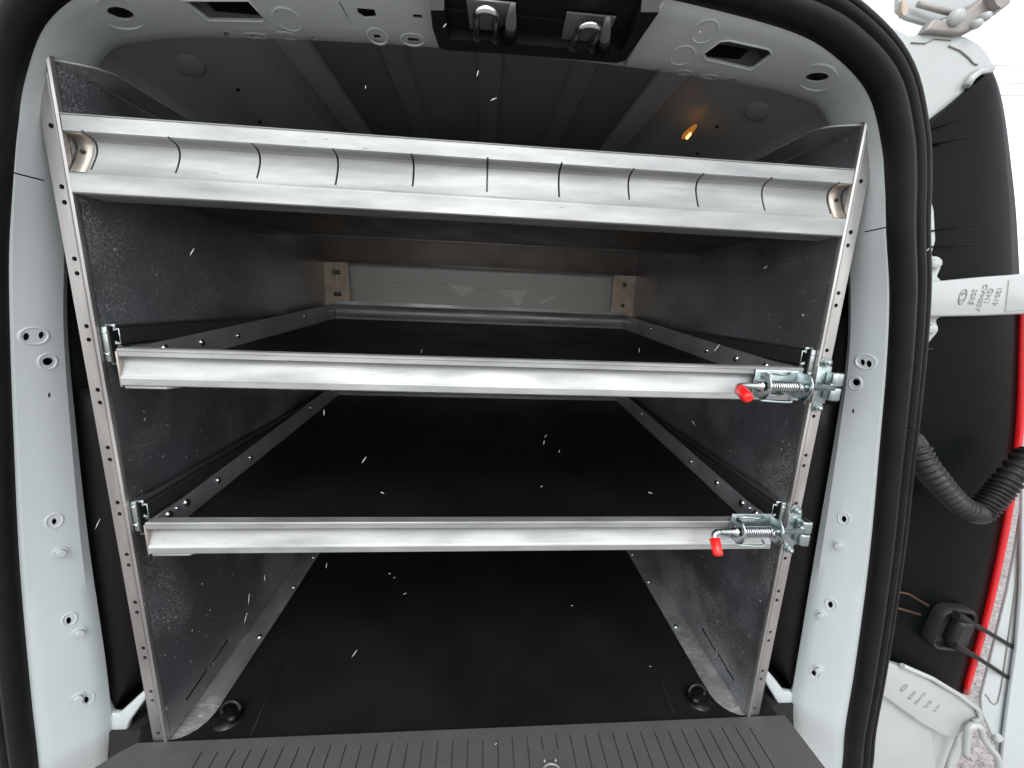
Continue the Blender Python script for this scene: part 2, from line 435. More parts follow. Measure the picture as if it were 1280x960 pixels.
# outer body edge round the seal
rings = []
for k in range(len(po)):
    n, t, outw = into(k); t2 = Vector((t.x, 0, t.z)).normalized(); side = Vector((t2.z, 0, -t2.x))
    if side.dot(outw) < 0: side = -side
    rings.append([po[k] + side * a + Vector((0, b, 0)) for a, b in ((.052, .004), (.056, .0), (.060, .006), (.062, .03), (.055, .03))])
MB().loft(rings).build('body_flange', 'outer', van)
rings = []
for k in range(len(po)):
    n, t, outw = into(k); t2 = Vector((t.x, 0, t.z)).normalized(); side = Vector((t2.z, 0, -t2.x))
    if side.dot(outw) < 0: side = -side
    rings.append([po[k] + side * a + Vector((0, b, 0)) for a, b in ((.057, .030), (.066, .130), (.069, .130), (.060, .030))])
MB().loft(rings).build('light_stop_strip', 'roof', van)  # strip added to stop light leaking in behind the frame
# seam where the seal's outer strip is joined on the right
p = at(1137, 538, -.045)
MB().box((p.x - .016, -.046, p.z - .001), (p.x + .018, -.028, p.z + .001)).build('seal_joint', 'trim', van)

# --- interior shell
def xsec(pts, y0, y1, th, name, material):
    top = [Vector((x, 0, z)) for x, z in pts]
    outl = top + [Vector((x, 0, z + th)) for x, z in pts[::-1]]
    mb = MB().prism([p + Vector((0, y0, 0)) for p in outl], (0, y1 - y0, 0))
    return mb.build(name, material, van, bevel=.0015, angle=25)
zr = 1.180
xs = [-.305]
prof = [(-.305, zr + .010)]
for c in (-.168, 0, .168):
    prof += [(c - .027, zr + .010), (c - .020, zr), (c + .020, zr), (c + .027, zr + .010)]
prof += [(.305, zr + .010)]
xsec(prof, .09, 1.15, .02, 'roof_panel', 'roof')
for sgn in (-1, 1):
    pr = [(.304, zr + .002), (.318, zr - .008), (.352, zr - .010), (.362, zr + .000), (.40, zr - .002), (.425, zr - .022), (.50, zr - .045), (.555, zr - .085), (.60, zr - .19), (.625, zr - .34), (.64, .60)]
    pr = [(sgn * a, b) for a, b in pr]
    if sgn > 0:
        mb = MB().prism([Vector((a, .10, b)) for a, b in pr] + [Vector((a + .02 * sgn * (b < zr - .1), .10, b + .018)) for a, b in pr[::-1]], (0, 1.05, 0))
    else:
        mb = MB().prism([Vector((a, .10, b)) for a, b in pr] + [Vector((a + .02 * sgn * (b < zr - .1), .10, b + .018)) for a, b in pr[::-1]], (0, 1.05, 0))
    mb.build('roof_rail', 'cant', van, bevel=.003, angle=40)
    # pressed dome and small holes on the rail
    dome = MB(); c = Vector((sgn * .50, .205, zr - .046)); nn = Vector((-sgn * .35, -.2, -1)).normalized()
    dome.lathe(c, nn, [(-.006, .026), (.002, .024), (.007, .018), (.0085, .009), (.009, .0001)], 24); dome.build('rail_dome', 'cant', van)
    for hx, hy in ((.475, .30), (.50, .42)):
        MB().lathe(Vector((sgn * hx, hy, zr - .0375 if hx < .5 else zr - .047 - (hx - .5) * .7)), nn, [(-.002, .0038), (.0012, .0038), (.0012, .0001)], 10).build('rail_plug', 'glossblack', van)
# outer skin, side walls and bulkhead close the shell
for sgn in (-1, 1):
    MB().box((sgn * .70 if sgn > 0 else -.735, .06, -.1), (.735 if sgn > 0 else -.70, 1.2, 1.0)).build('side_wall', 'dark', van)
sec = [(.059, .028), (.085, .034), (.125, .052), (.150, .085), (.160, .14), (.162, 1.7)]
rings = []
for k in range(len(po)):
    n, t, outw = into(k); t2 = Vector((t.x, 0, t.z)).normalized(); side = Vector((t2.z, 0, -t2.x))
    if side.dot(outw) < 0: side = -side
    f_ = 1 if po[k].x < 0 else .75
    rings.append([po[k] + side * (.059 + (a - .059) * f_) + Vector((0, b, 0)) for a, b in sec] + [po[k] + side * (.059 + (a - .059) * f_ - .003) + Vector((0, b + .003, 0)) for a, b in sec[::-1]])
sharp(MB().loft(rings).build('body_shell', 'outer', van), 50)
MB().box((-.80, 1.16, -.1), (.80, 1.18, 1.25)).build('bulkhead', 'roof', van)
MB().box((-.72, .03, -.10), (.72, 1.16, -.012)).build('floor_pan', 'dark', van)
# film covered panel behind the rack
fl = empty('x', (0, 0, 0)); bpy.data.objects.remove(fl)
MB().box((-.60, .822, .55), (.60, .830, .98)).build('bulkhead_film', 'film', van)
for poly in ([(560, 356), (572, 357), (588, 358), (594, 362), (586, 366), (577, 371), (570, 364)], [(615, 362), (640, 363), (662, 361), (655, 371), (650, 383), (644, 382), (640, 372), (628, 368)], [(672, 378), (690, 370), (697, 369), (688, 375), (678, 380)]):
    MB().prism([at(x, y, .8215) for x, y in poly], (0, .0008, 0)).build('film_tear', 'filmlight', van)
for poly in ([(486, 353), (520, 352), (558, 355)], [(558, 355), (560, 366), (568, 382)], [(594, 366), (610, 360), (640, 368)]):
    MB().tube([at(x, y, .8212) for x, y in poly], .0008, 5).build('film_crease', 'film', van)

# black trim between pillar and rack
for sgn in (-1, 1):
    rows = []
    for i in range(13):
        z = .015 + .60 * i / 12; e = min(1, i / 1.2, (12 - i) / 1.5 + .2)
        cx = (.642 - .0003 * 0) - (.045 * (z / .6)) ; row = []
        for j in range(9):
            a = math.pi * j / 8
            row.append(Vector((sgn * (cx - .004 + .014 - .062 * math.sin(a) * e), .045 + .20 * (1 - math.cos(a)) / 2, z)))
        rows.append(row + [Vector((sgn * (cx + .05), .245, z)), Vector((sgn * (cx + .05), .045, z))])
    MB().loft(rows).build('side_trim', 'trim', van)
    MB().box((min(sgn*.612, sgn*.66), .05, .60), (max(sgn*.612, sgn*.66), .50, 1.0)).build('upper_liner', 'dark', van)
    # white floor flange at the foot of the pillar
    mbx = MB()
    pxl = ([(128, 872), (138, 893), (147, 894), (160, 882), (181, 863), (185, 870), (161, 903), (159, 914), (152, 921), (140, 925), (128, 942), (112, 962)] if sgn < 0 else
           [(1000, 850), (993, 867), (981, 865), (972, 853), (954, 832), (954, 848), (972, 878), (974, 886), (986, 894), (992, 897), (1012, 925), (1036, 962), (1045, 962)])
    slab(pxl, .034, .012).build('floor_flange', 'paint', van, bevel=.004, segs=3)

# --- sill cover with grooves
Zs = .006
outl = [Vector((-.572, -.004, 0)), Vector((.600, -.004, 0)), Vector((.604, -.10, 0)), Vector((.604, -.17, 0)), Vector((-.668, -.17, 0)), Vector((-.616, -.048, 0)), Vector((-.590, -.018, 0))]
cutg = MB()
k = 0
x = -.455
while x < .53:
    yb = -.021 - .0015 * math.sin(k * 2.1)
    if not (.10 < x < .155):
        cutg.box((x - .0011, -.20, Zs - .0035), (x + .0011, yb, Zs + .01))
    else:
        cutg.box((x - .0011, -.044, Zs - .0035), (x + .0011, yb, Zs + .01))
    x += .0262; k += 1
sill = MB().prism([p + Vector((0, 0, Zs - .022)) for p in outl], (0, 0, .022)).build('sill_cover', 'sill', van, cut=cutg, bevel=0, angle=30)
c = Vector((.131, -.0835, Zs))
lk = MB().lathe(c, (0, 0, 1), [(-.002, .0200), (.0022, .0195), (.0022, .0165), (-.0005, .0160), (-.0005, .0125), (.0015, .012), (.0015, .009), (-.001, .0085), (-.001, .0001)], 32)
lk.build('sill_socket', 'grplate', van)
ar = MB()
for s in (-1, 1):
    a = Vector((.131 + s * .0095, -.0615, Zs + .0004)); ar.prism([a + Vector((-.0016, -.0015, 0)), a + Vector((.0016, -.0015, 0)), a + Vector((0, .003, 0))], (0, 0, .0006))
ar.build('alignment_mark', 'ice', van, label='pair of tiny white triangles')

# --- striker housing in the header
hz = 1.122
def hp(px, py, z): return at(px, py, z, 2)
hb = [hp(538, -8, 1.125), hp(541, 30, 1.114), hp(549, 60, 1.108), hp(560, 63, 1.108), hp(640, 68, 1.108), hp(770, 79, 1.108), hp(782, 74, 1.110), hp(826, -6, 1.125)]
hb = [Vector((v.x, v.y, 1.108)) for v in hb]
hous = MB()
hous.prism(hb, (0, 0, .05))
cavity = [hp(553, -12, 1.108), hp(557, 34, 1.108), hp(563, 49, 1.108), hp(640, 54, 1.108), hp(772, 66, 1.108), hp(780, 61, 1.108), hp(812, -9, 1.108)]
ch = MB().prism([Vector((v.x, v.y, 1.09)) for v in cavity], (0, 0, .032))
housing = hous.build('striker_housing', 'housing', van, cut=ch, angle=30)
MB().box((-.07, -.004, 1.1195), (.19, .004, 1.1215)).build('housing_rib', 'housing', van)
loops = []
for (bx, px_l, px_r, top, bot, bfx) in ((0, 592, 621, 10, 47, 641), (1, 716, 748, 27, 60, 757)):
    st = None
    zt = 1.1205
    a = hp(px_l - 9, top - 8, zt); b = hp(px_r + (24 if bx == 0 else 22), top - 6, zt)
    yy0 = min(a.y, b.y) - .002; yy1 = yy0 + .052
    pl = MB().prism([Vector((a.x, yy0, zt)), Vector((b.x, yy0, zt)), Vector((b.x, yy0 + .018, zt)), Vector((b.x - .022, yy1, zt)), Vector((a.x + .003, yy1, zt))], (0, 0, -.0022)).build('striker_plate', 'grplate', van, bevel=.0006)
    zl = zt - .012
    bl, br_, tp_ = (hp(597, 46, zl), hp(620, 48, zl), hp(607, 12, zl)) if bx == 0 else (hp(717, 58, zl), hp(741, 61, zl), hp(730, 30, zl))
    hw = (br_.x - bl.x) / 2; cx = (bl.x + br_.x) / 2 - .001; yb_ = bl.y; ya_ = tp_.y + hw
    U = [Vector((cx - hw * math.cos(math.pi * t / 14), ya_ - hw * math.sin(math.pi * t / 14), zl)) for t in range(15)]
    path = [Vector((cx - hw, yb_, zt - .002)), Vector((cx - hw, yb_ - .004, zl))] + U + [Vector((cx + hw, yb_ - .004, zl)), Vector((cx + hw, yb_, zt - .002))]
    MB().tube(path, .0046, 12).build('striker_loop', 'steel', pl)
    for sg_ in (-1, 1):
        MB().lathe(Vector((cx + sg_ * hw, yb_ + .001, zl)), (0, -1, 0), [(-.004, .0066), (.001, .0064), (.002, .005), (.002, .0001)], 14).build('loop_foot', 'housing', pl)
    cb = hp(637, 46, zl) if bx == 0 else hp(754, 60, zl); tipb = hp(641, 5, zl) if bx == 0 else hp(760, 22, zl)
    ax_ = (tipb - cb); ln_ = ax_.length
    MB().lathe(cb, ax_, [(-.006, .0098), (.006, .0098), (.008, .0088), (ln_ * .38, .0078), (ln_ * .38, .0001)], 20).build('rubber_buffer', 'glossblack', pl)
    MB().lathe(cb + ax_ * .36, ax_, [(0, .0070), (ln_ * .15, .0066), (ln_ * .45, .0042), (ln_ * .60, .0034), (ln_ * .64, .0001)], 20).build('buffer_tip', 'grplate', pl)
# raised edge of the header skin beside the housing
e1 = [hit(829, 1)[0], hit(808, 32)[0], hit(781, 79)[0]]
MB().tube([p_ + Vector((0, 0, -.001)) for p_ in e1], .0022, 8).build('header_edge', 'paint', van)

# --- orange reflection on the roof, built as a small glowing blob
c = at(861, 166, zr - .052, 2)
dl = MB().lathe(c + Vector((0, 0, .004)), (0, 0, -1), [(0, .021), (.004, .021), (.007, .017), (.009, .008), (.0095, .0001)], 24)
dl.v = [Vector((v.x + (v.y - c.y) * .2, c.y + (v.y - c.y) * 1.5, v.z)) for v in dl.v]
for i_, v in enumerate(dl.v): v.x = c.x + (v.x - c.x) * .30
dlo = dl.build('roof_glint', 'amber', van)
MB().tube([c + Vector((-.002, -.011, -.0070)), c + Vector((.001, .008, -.0070))], .0026, 8).build('glint_core', 'glint_core', dlo)

# --- right-hand body corner, tail lamp housing and hinges beyond the seal
corner = slab([(1110, 30), (1138, 44), (1165, 40), (1190, 41), (1208, 45), (1225, 54), (1236, 66), (1243, 80), (1240, 87), (1225, 92), (1212, 104), (1206, 116), (1190, 130), (1162, 151), (1120, 175)], .028, .09)
corner.build('body_corner', 'outer', van, bevel=.010, segs=4)
ln = MB()
ln.tube([at(x, y, .027) for x, y in ((1139, 53), (1157, 54), (1168, 48), (1189, 50))], .0009, 6)
ln.tube([at(x, y, .027) for x, y in ((1186, 57), (1200, 63), (1210, 71), (1217, 79), (1222, 81))], .0011, 6)
ln.build('corner_seam', 'grime', van)
MB().tube([at(x, y, .024) for x, y in ((1208, 108), (1214, 98), (1224, 90), (1239, 86))], .005, 8).build('corner_lip', 'outer', van)
lampmb = MB()
edge = [(1239, 82), (1250, 110), (1258, 150), (1265, 205), (1271, 262), (1275, 330), (1278, 400), (1276, 470), (1272, 540), (1262, 620), (1247, 700), (1228, 780), (1204, 868)]
ed3 = cr([at(x, y, .035) for x, y in edge], 4)
rows = []
for i, p in enumerate(ed3):
    top = i / (len(ed3) - 1)
    lx = .615 + .19 * 0
    zz = p.z
    lft = Vector((.60 + max(0, (.85 - zz)) * .14, .035, zz + (.0 if i > 3 else 0)))
    row = []
    for j in range(12):
        q = j / 11
        P_ = lft.lerp(p, q); 
        rb = math.cos(q * math.pi / 2) ** .35 if q < 1 else 0
        P_.y = .036 - .016 * (1 - q ** 6)
        row.append(P_)
    row += [p + Vector((.004, .06, 0)), lft + Vector((0, .06, 0))]
    rows.append(row)
# slope the top edge of the housing down toward the seal
for i in range(0, 16):
    for v in rows[i][:12] + rows[i][13:]:
        f_ = max(0, (ed3[i].x - v.x)); lim = at(1239, 82, .035).z - f_ * .95
        if v.z > lim: v.z = lim - i * .0008
lampmb.loft(rows).build('lamp_housing', 'lamptrim', van)
lh = [o for o in van.children if o.name.startswith('lamp_housing')][0] if van.children else None
rl = MB()
redl = [(1280.5, 385), (1279, 450), (1276, 530), (1266, 615), (1251, 698), (1232, 780), (1207, 868)]
r3 = cr([at(x, y, .030) for x, y in redl], 5)
rl.loft([[p + Vector((-.0035, -.001, 0)), p + Vector((.003, -.003, 0)), p + Vector((.0068, .002, 0)), p + Vector((.0068, .010, 0)), p + Vector((-.003, .010, 0))] for p in r3])
rlo = rl.build('red_lens', 'red', van)
# retaining clips
for (a, b, c_, d) in (((1160, 163), (1213, 145), (1160, 181), (1212, 171)), ((1156, 290), (1216, 281), (1156, 309), (1216, 306))):
    cl = MB()
    cl.tube([at(*a, .012), at(*b, .006)], .0014, 6); cl.tube([at(*c_, .012), at(*d, .006)], .0014, 6)
    cl.prism([at(a[0], a[1], .016), at(a[0] + 20, a[1] - 3, .016), at(c_[0] + 18, c_[1] - 2, .016), at(c_[0], c_[1], .016)], (0, .01, 0))
    cl.build('retaining_clip', 'lamptrim', van)
MB().tube([at(1146, 437, .01), at(1166, 436, .006)], .0016, 6).build('retaining_clip', 'glossblack', van)

# upper hinge arm with cast marks
def casting(name, outline, Y, th, bevel=.004):
    return slab(outline, Y, th).build(name, 'outer', van, bevel=bevel, segs=3)
hp_ = casting('hinge_plate', [(1120, 245), (1163, 240), (1169, 262), (1171, 300), (1166, 318), (1176, 324), (1178, 334), (1173, 345), (1180, 352), (1240, 348), (1240, 394), (1178, 396), (1172, 400), (1174, 415), (1163, 428), (1152, 440), (1130, 445)], .012, .012)
ha = casting('hinge_arm', [(1140, 354), (1178, 351), (1230, 346), (1300, 341), (1300, 392), (1230, 395), (1176, 396), (1140, 396)], -.004, .014)
MB().prism([at(x, y, -.0055) for x, y in ((1262, 350), (1300, 347), (1300, 386), (1257, 390))], (0, .004, 0)).build('arm_pad', 'outer', ha, bevel=.001)
for x, y in ((1165, 330), (1160, 411)):
    p = at(x, y, .012)
    hexbolt(p, (-.25, -1, 0), .0075, .010).build('hinge_bolt', 'outer', hp_, bevel=.0008)
MB().tube([at(1150, 372, .0), at(1152, 384, .0)], .006, 8).build('hinge_rib', 'outer', hp_)
def text(body, size, mtx, name, parent, material):
    cu = bpy.data.curves.new(name, 'FONT'); cu.body = body; cu.size = size; cu.extrude = .0006; cu.align_x = 'CENTER'; cu.align_y = 'CENTER'
    cu.offset = .00004; cu.resolution_u = 3
    o = bpy.data.objects.new(name, cu); col.objects.link(o); bpy.context.view_layer.update()
    me = bpy.data.meshes.new_from_object(o.evaluated_get(bpy.context.evaluated_depsgraph_get()))
    bpy.data.objects.remove(o); bpy.data.curves.remove(cu)
    me.transform(Matrix.Translation(-wloc(parent)) @ mtx); me.materials.clear(); me.materials.append(M[material])
    o = bpy.data.objects.new(name, me); col.objects.link(o); o.parent = parent; return o
def face_mtx(p, nrm, updir):
    z = Vector(nrm).normalized(); y = (Vector(updir) - z * z.dot(Vector(updir))).normalized(); x = y.cross(z)
    m_ = Matrix.Identity(4)
    for i in range(3): m_[i][0], m_[i][1], m_[i][2], m_[i][3] = x[i], y[i], z[i], p[i]
    return m_
M['mark'] = mat('cast_mark', (.28, .30, .295), .4, coat=.5)
for (x, y, s, sz) in ((1216, 371, '30RE', .0135), (1227, 372, 'CV4422Y', .0125), (1236, 370, 'GH1', .0150), (1247, 370, '12019', .0135)):
    text(s, sz * .85, face_mtx(at(x, y, -.0045), (0, -1, 0), (1, 0, -.05)), 'cast_number', ha, 'mark')
def oval(p, a, b, parent, tilt, up=(0, 0, 1)):
    o_ = MB(); P_ = []
    for k in range(25):
        t = 2 * math.pi * k / 24; x = a * math.cos(t); z = b * math.sin(t)
        P_.append(p + Vector((x * math.cos(tilt) - z * math.sin(tilt), -.0003, x * math.sin(tilt) + z * math.cos(tilt))))
    o_.tube(P_, .0007, 6, False)
    for s in (-.45, .45):
        Q = []
        for k in range(9):
            t = math.pi * k / 8; x = a * .5 * math.cos(t); z = b * (s + .25 * math.sin(t * 2))
            Q.append(p + Vector((x * math.cos(tilt) - z * math.sin(tilt), -.0003, x * math.sin(tilt) + z * math.cos(tilt))))
        o_.tube(Q, .0006, 6, False)
    o_.build('cast_emblem', 'mark', parent)
oval(at(1203.5, 371, -.0045), .0055, .0115, ha, -.1)

# lower hinge arm and bumper corner
lb = casting('body_corner_lower', [(1096, 800), (1112, 818), (1130, 840), (1170, 862), (1192, 880), (1215, 905), (1196, 965), (1190, 990), (1080, 990)], .022, .02, .006)
la = casting('hinge_arm', [(1100, 826), (1112, 830), (1140, 838), (1175, 858), (1205, 872), (1226, 889), (1225, 905), (1216, 912), (1205, 914), (1192, 925), (1175, 918), (1150, 904), (1120, 882), (1100, 868)], -.002, .014, .004)
casting('body_step', [(1085, 850), (1118, 862), (1142, 880), (1165, 902), (1176, 990), (1080, 990)], .012, .01, .006)
MB().tube([at(x, y, .008) for x, y in ((1198, 920), (1190, 940), (1181, 965))], .003, 8).build('body_lip', 'outer', van)
MB().tube([at(x, y, -.006) for x, y in ((1128, 832), (1165, 848), (1198, 868), (1222, 886), (1226, 897), (1216, 902))], .0045, 8).build('arm_rib', 'outer', la)
kn = MB(); kn.tube(cr([at(x, y, -.012) for x, y in ((1207, 945), (1209, 917), (1215, 907), (1225, 909), (1229, 922), (1238, 935), (1247, 948), (1250, 975))], 4), .006, 10)
kn.build('hinge_knuckle', 'outer', la)
MB().cyl(at(1243, 925, -.01), (0, -.3, 1), .0065, .016, 14).build('hinge_pin', 'outer', la)
dm = (at(1190, 878, -.003) - at(1120, 840, -.003)).normalized()
for (x, y, s, sz) in ((1140, 869, '30RE', .0115), (1150, 873, 'CV4423', .0115), (1160, 880, 'GH2', .0120), (1171, 885, '1219', .0115)):
    text(s, sz * .85, face_mtx(at(x, y, -.0025), (0, -1, 0), dm), 'cast_number', la, 'mark')
oval(at(1130, 860, -.0025), .0045, .0095, la, -.5)

# upper door catch seen against the sky
uc = casting('upper_hinge', [(1157, 38), (1168, 22), (1185, 24), (1196, 16), (1214, 10), (1232, -6), (1262, -14), (1266, 2), (1248, 16), (1232, 22), (1216, 38), (1200, 42), (1175, 40)], .02, .016, .004)
uc.data.materials[0] = M['grime']
slab([(1135, 22), (1123, 12), (1124, -10), (1232, -12), (1226, 4), (1196, 18), (1160, 30)], .040, .008).build('hinge_cover', 'outer', uc, bevel=.003)
for x, y, r_ in ((1193, 23, .010), (1229, 22, .006), (1218, 31, .006)):
    MB().lathe(at(x, y, .020), (-.2, -1, -.3), [(0, r_), (.006, r_ * .95), (.009, r_ * .7), (.009, .0001)], 16).build('hinge_bolt', 'outer', uc)
MB().tube([at(1147, 5, .03), at(1190, 17, .026)], .0035, 8).build('check_rod', 'grime', uc)
MB().prism([at(x, y, .02) for x, y in ((1128, 0), (1136, 5), (1134, 16), (1130, 20), (1127, 14))], (0, .006, 0)).build('check_tab', 'bracket', uc)
MB().prism([at(x, y, .010) for x, y in ((1240, -8), (1246, 6), (1252, 10), (1262, -8))], (0, .012, 0)).build('hinge_cap', 'grime', uc)

# corrugated cable boot
path = cr([at(1141, 543, -.004), at(1152, 574, -.014), at(1176, 607, -.022), at(1200, 632, -.028), at(1222, 640, -.030), at(1240, 625, -.030), at(1258, 603, -.026), at(1290, 566, -.020)], 26)
rad = []
for i in range(len(path)):
    rr = .0165 + .0030 * (math.sin(i * 2 * math.pi / 5.2) ** 1) * (1 if i > 12 else .1)
    q = i / len(path)
    if abs(i - 98) < 9: rr = .0195
    if i < 14: rr = .010 + .006 * i / 14
    rad.append(rr)
MB().tube(path, .017, 20, True, rad).build('cable_boot', 'boot', van)

# grommet with two cables
cg = at(1186, 783, .012)
rows = []
def rrect(hw, hh, r, y, c, n=6, tilt=-.12):
    P_ = []
    for (sx, sy, a0) in ((1, 1, 0), (-1, 1, 90), (-1, -1, 180), (1, -1, 270)):
        for k in range(n + 1):
            a = R(a0 + 90 * k / n); x = sx * (hw - r) + r * math.cos(a); z = sy * (hh - r) + r * math.sin(a)
            P_.append(c + Vector((x * math.cos(tilt) - z * math.sin(tilt), y, x * math.sin(tilt) + z * math.cos(tilt))))
    return P_
gm = MB().loft([rrect(.040, .046, .022, .008, cg), rrect(.040, .046, .022, -.006, cg), rrect(.037, .043, .020, -.012, cg), rrect(.033, .039, .018, -.010, cg), rrect(.031, .037, .017, -.001, cg)])
go = sharp(gm.build('grommet', 'boot', van), 50)
MB().loft([rrect(.016, .028, .008, 0, cg + Vector((.008, 0, 0))), rrect(.015, .026, .008, -.014, cg + Vector((.008, 0, 0))), rrect(.011, .021, .006, -.022, cg + Vector((.008, 0, 0)))]).build('grommet_boss', 'boot', go, bevel=0)
for (a, b) in (((1194, 768), (1271, 812)), ((1190, 803), (1264, 850))):
    A_ = at(*a, -.004); B_ = at(*b, .038)
    mid = (A_ + B_) / 2 + Vector((0, -.004, .002))
    B2 = at(b[0] + 3, b[1] + 2, .045)
    pth = cr([A_, mid, B_, B2], 6)
    MB().tube(pth, .0042, 10, True, [.0075 if i < 3 else .0052 if i < 5 else .0040 for i in range(len(pth))]).build('door_cable', 'rubber', go)
wr = MB()
wr.tube([at(1112, 738, .012), at(1135, 742, .012), at(1160, 757, .012)], .002, 6); wr.tube([at(1108, 756, .012), at(1150, 768, .012)], .0022, 6)
M['copper'] = mat('dull_copper', (.10, .045, .03), .5, .6)
wr.build('bare_wire', 'copper', van)

# the opened rear door, its inner skin at the right edge of the view
door = MB()
D1 = [(1281, 600), (1278, 640), (1270, 690), (1260, 740), (1245, 800), (1227, 872), (1228, 892), (1246, 930), (1256, 990), (1400, 990), (1400, 640)]
slab(D1, .032, .006).build('rear_door', 'paint', van, bevel=.002, segs=3)
rd = bpy.data.objects['rear_door']
MB().tube(cr([at(x, y, .031) for x, y in ((1278, 640), (1271, 720), (1260, 800), (1247, 878), (1232, 868))], 4), .0012, 6).build('door_seam', 'grime', rd)
slab([(1279, 600), (1277, 740), (1271, 813), (1264, 860), (1256, 920), (1250, 990), (1420, 990), (1420, 600)], .022, .006).build('door_edge', 'paint', rd, bevel=.002, segs=3)

# --- tie-down rings in the floor corners
for sgn in (-1, 1):
    c = Vector((sgn * .450, .040, .0))
    tb = MB().lathe(c + Vector((0, 0, -.002)), (0, 0, 1), [(0, .026), (.003, .025), (.003, .0001)], 24).build('tie_down', 'glossblack', van)
    Q = []
    for k in range(20):
        a = 2 * math.pi * k / 19; Q.append(c + Vector((.016 * math.cos(a) - sgn*.002, .004 + .005 * math.sin(a), .012 + .012 * math.sin(a))))
    MB().box(c + Vector((-.014, -.006, 0)), c + Vector((.014, .010, .009))).build('ring_bracket', 'glossblack', tb, bevel=.002)
    MB().tube(Q, .0038, 10, False).build('lashing_ring', 'glossblack', tb)
    MB().lathe(c + Vector((-sgn * .012, -.008, .004)), (0, -.3, 1), [(0, .008), (.009, .0075), (.011, .004), (.011, .0001)], 12).build('ring_bolt', 'glossblack', tb)

# ================================================================== CARGO MAT
mt = MB().prism([(-.574, -.003, -.010), (.590, -.003, -.010), (.592, .03, -.010), (.56, .11, -.010), (.66, .20, -.010), (.66, 1.15, -.010), (-.66, 1.15, -.010), (-.66, .20, -.010), (-.56, .11, -.010), (-.592, .03, -.010)], (0, 0, .0092))
mo = mt.build('cargo_mat', 'mat')
tag(mo, 'black textured rubber mat covering the van floor under the racking', 'floor mat')
moff = Vector((0, 0, 0))
MB().tube([(-.500, .155, 0), (-.415, .152, 0), (-.408, .146, 0), (-.407, .135, 0), (-.392, .003, 0)], .0011, 6).build('pressed_outline', 'mat', mo)
MB().tube([(.500, .155, 0), (.405, .150, 0), (.398, .146, 0), (.398, .135, 0), (.385, .01, 0)], .0009, 6).build('pressed_outline', 'mat', mo)

# ================================================================== RACK
rack = empty('shelving_rack', (0, .4, 0), 'aluminium shelving rack with perforated front posts and a scooped top shelf rail', 'shelving')
H = 1.0372
holesz = []
z = .959
for zt_, dz in ((.959, 0), (.889, 1), (.801, 1), (.713, 1), (.624, 1), (.538, 1), (.451, 1), (.364, 1), (.279, 1), (.193, 1), (.107, 1), (.020, 0)):
    holesz.append(zt_)
    if dz: holesz.append(zt_ - .0185)
for sgn in (-1, 1):
    # post profile in XY
    pr = [(.550, .0), (.5345, .0), (.5335, -.0012), (.5325, .0), (.5305, .0), (.5300, -.0030), (.5275, -.0048), (.5250, -.0035), (.5240, .000), (.5242, .0030), (.5275, .0035), (.5475, .0035), (.5475, .020), (.550, .020)]
    cp = MB()
    for hz_ in holesz: cp.cyl(Vector((sgn * .5395, -.01, hz_)), (0, 1, 0), .0031, .02, 14)
    pst = MB().prism([Vector((sgn * a, b, 0)) for a, b in pr], (0, 0, H)).build('front_post', 'post', rack, cut=cp, angle=25)
    # side panel sheet with the two slots near the floor
    cs = MB()
    for (za, zb, ya, yb) in ((.030, .036, .045, .105), (.034, .040, .112, .170)):
        cs.prism([Vector((sgn * .51, ya, za)), Vector((sgn * .51, yb, zb)), Vector((sgn * .51, yb, zb + .0065)), Vector((sgn * .51, ya, za + .0065))], (sgn * .03, 0, 0))
    sp = MB().box((min(sgn * .5240, sgn * .5255), .004, .0005), (max(sgn * .5240, sgn * .5255), .80, 1.030)).build('side_panel', 'sheet', rack, cut=cs, angle=25)
    # floor flange with rounded front corner
    fp = [(.5238, .002), (.512, .004), (.500, .010), (.490, .019), (.482, .032), (.4775, .048), (.477, .80), (.5238, .80)]
    MB().prism([Vector((sgn * a, b, .0008)) for a, b in fp], (0, 0, .0022)).build('floor_flange', 'flange', sp, bevel=.0006)
    # top flange folded inward
    fp = [(.5238, .0), (.517, .004), (.505, .012), (.495, .024), (.490, .045), (.489, .80), (.5238, .80)]
    MB().prism([Vector((sgn * a, b, 1.0300 + min(.008, b * .2))) for a, b in fp], (0, 0, .0028)).build('top_flange', 'flange', sp, bevel=.0006)
    MB().tube([Vector((sgn * a, b, 1.0300 + min(.008, b * .2) + .0012)) for a, b in fp[:5]] + [Vector((sgn * .489, .20, 1.0392)), Vector((sgn * .489, .79, 1.0392))], .0017, 8).build('flange_lip', 'alu', sp)
    # rear flange
    MB().box((min(sgn * .4450, sgn * .5238), .7975, .05), (max(sgn * .4450, sgn * .5238), .8000, 1.0)).build('rear_flange', 'bracket', sp)
    MB().box((min(sgn * .4840, sgn * .4850), .7955, .75), (max(sgn * .4840, sgn * .4850), .7975, .87)).build('fold_line', 'flange', sp)
    for zz in (.842, .772):
        for xx in ((.489, .478) if sgn < 0 else (.4855,)):
            MB().lathe(Vector((sgn * xx, .7975, zz)), (0, -1, 0), [(0, .0075), (.002, .007), (.004, .003), (.004, .0001)], 12).build('rivet', 'darkbolt', sp)
    # tray fixings on the panel
    for yy, zz in ((.30, .118), (.62, .26), (.16, .05)):
        pass
    for yy in (.165, .325, .45):
        MB().lathe(Vector((sgn * (.487 if yy > .3 else .489), yy + .05, .003)), (0, 0, 1), [(0, .0055), (.003, .005), (.0045, .002), (.0045, .0001)], 12).build('floor_bolt', 'zinc', sp)
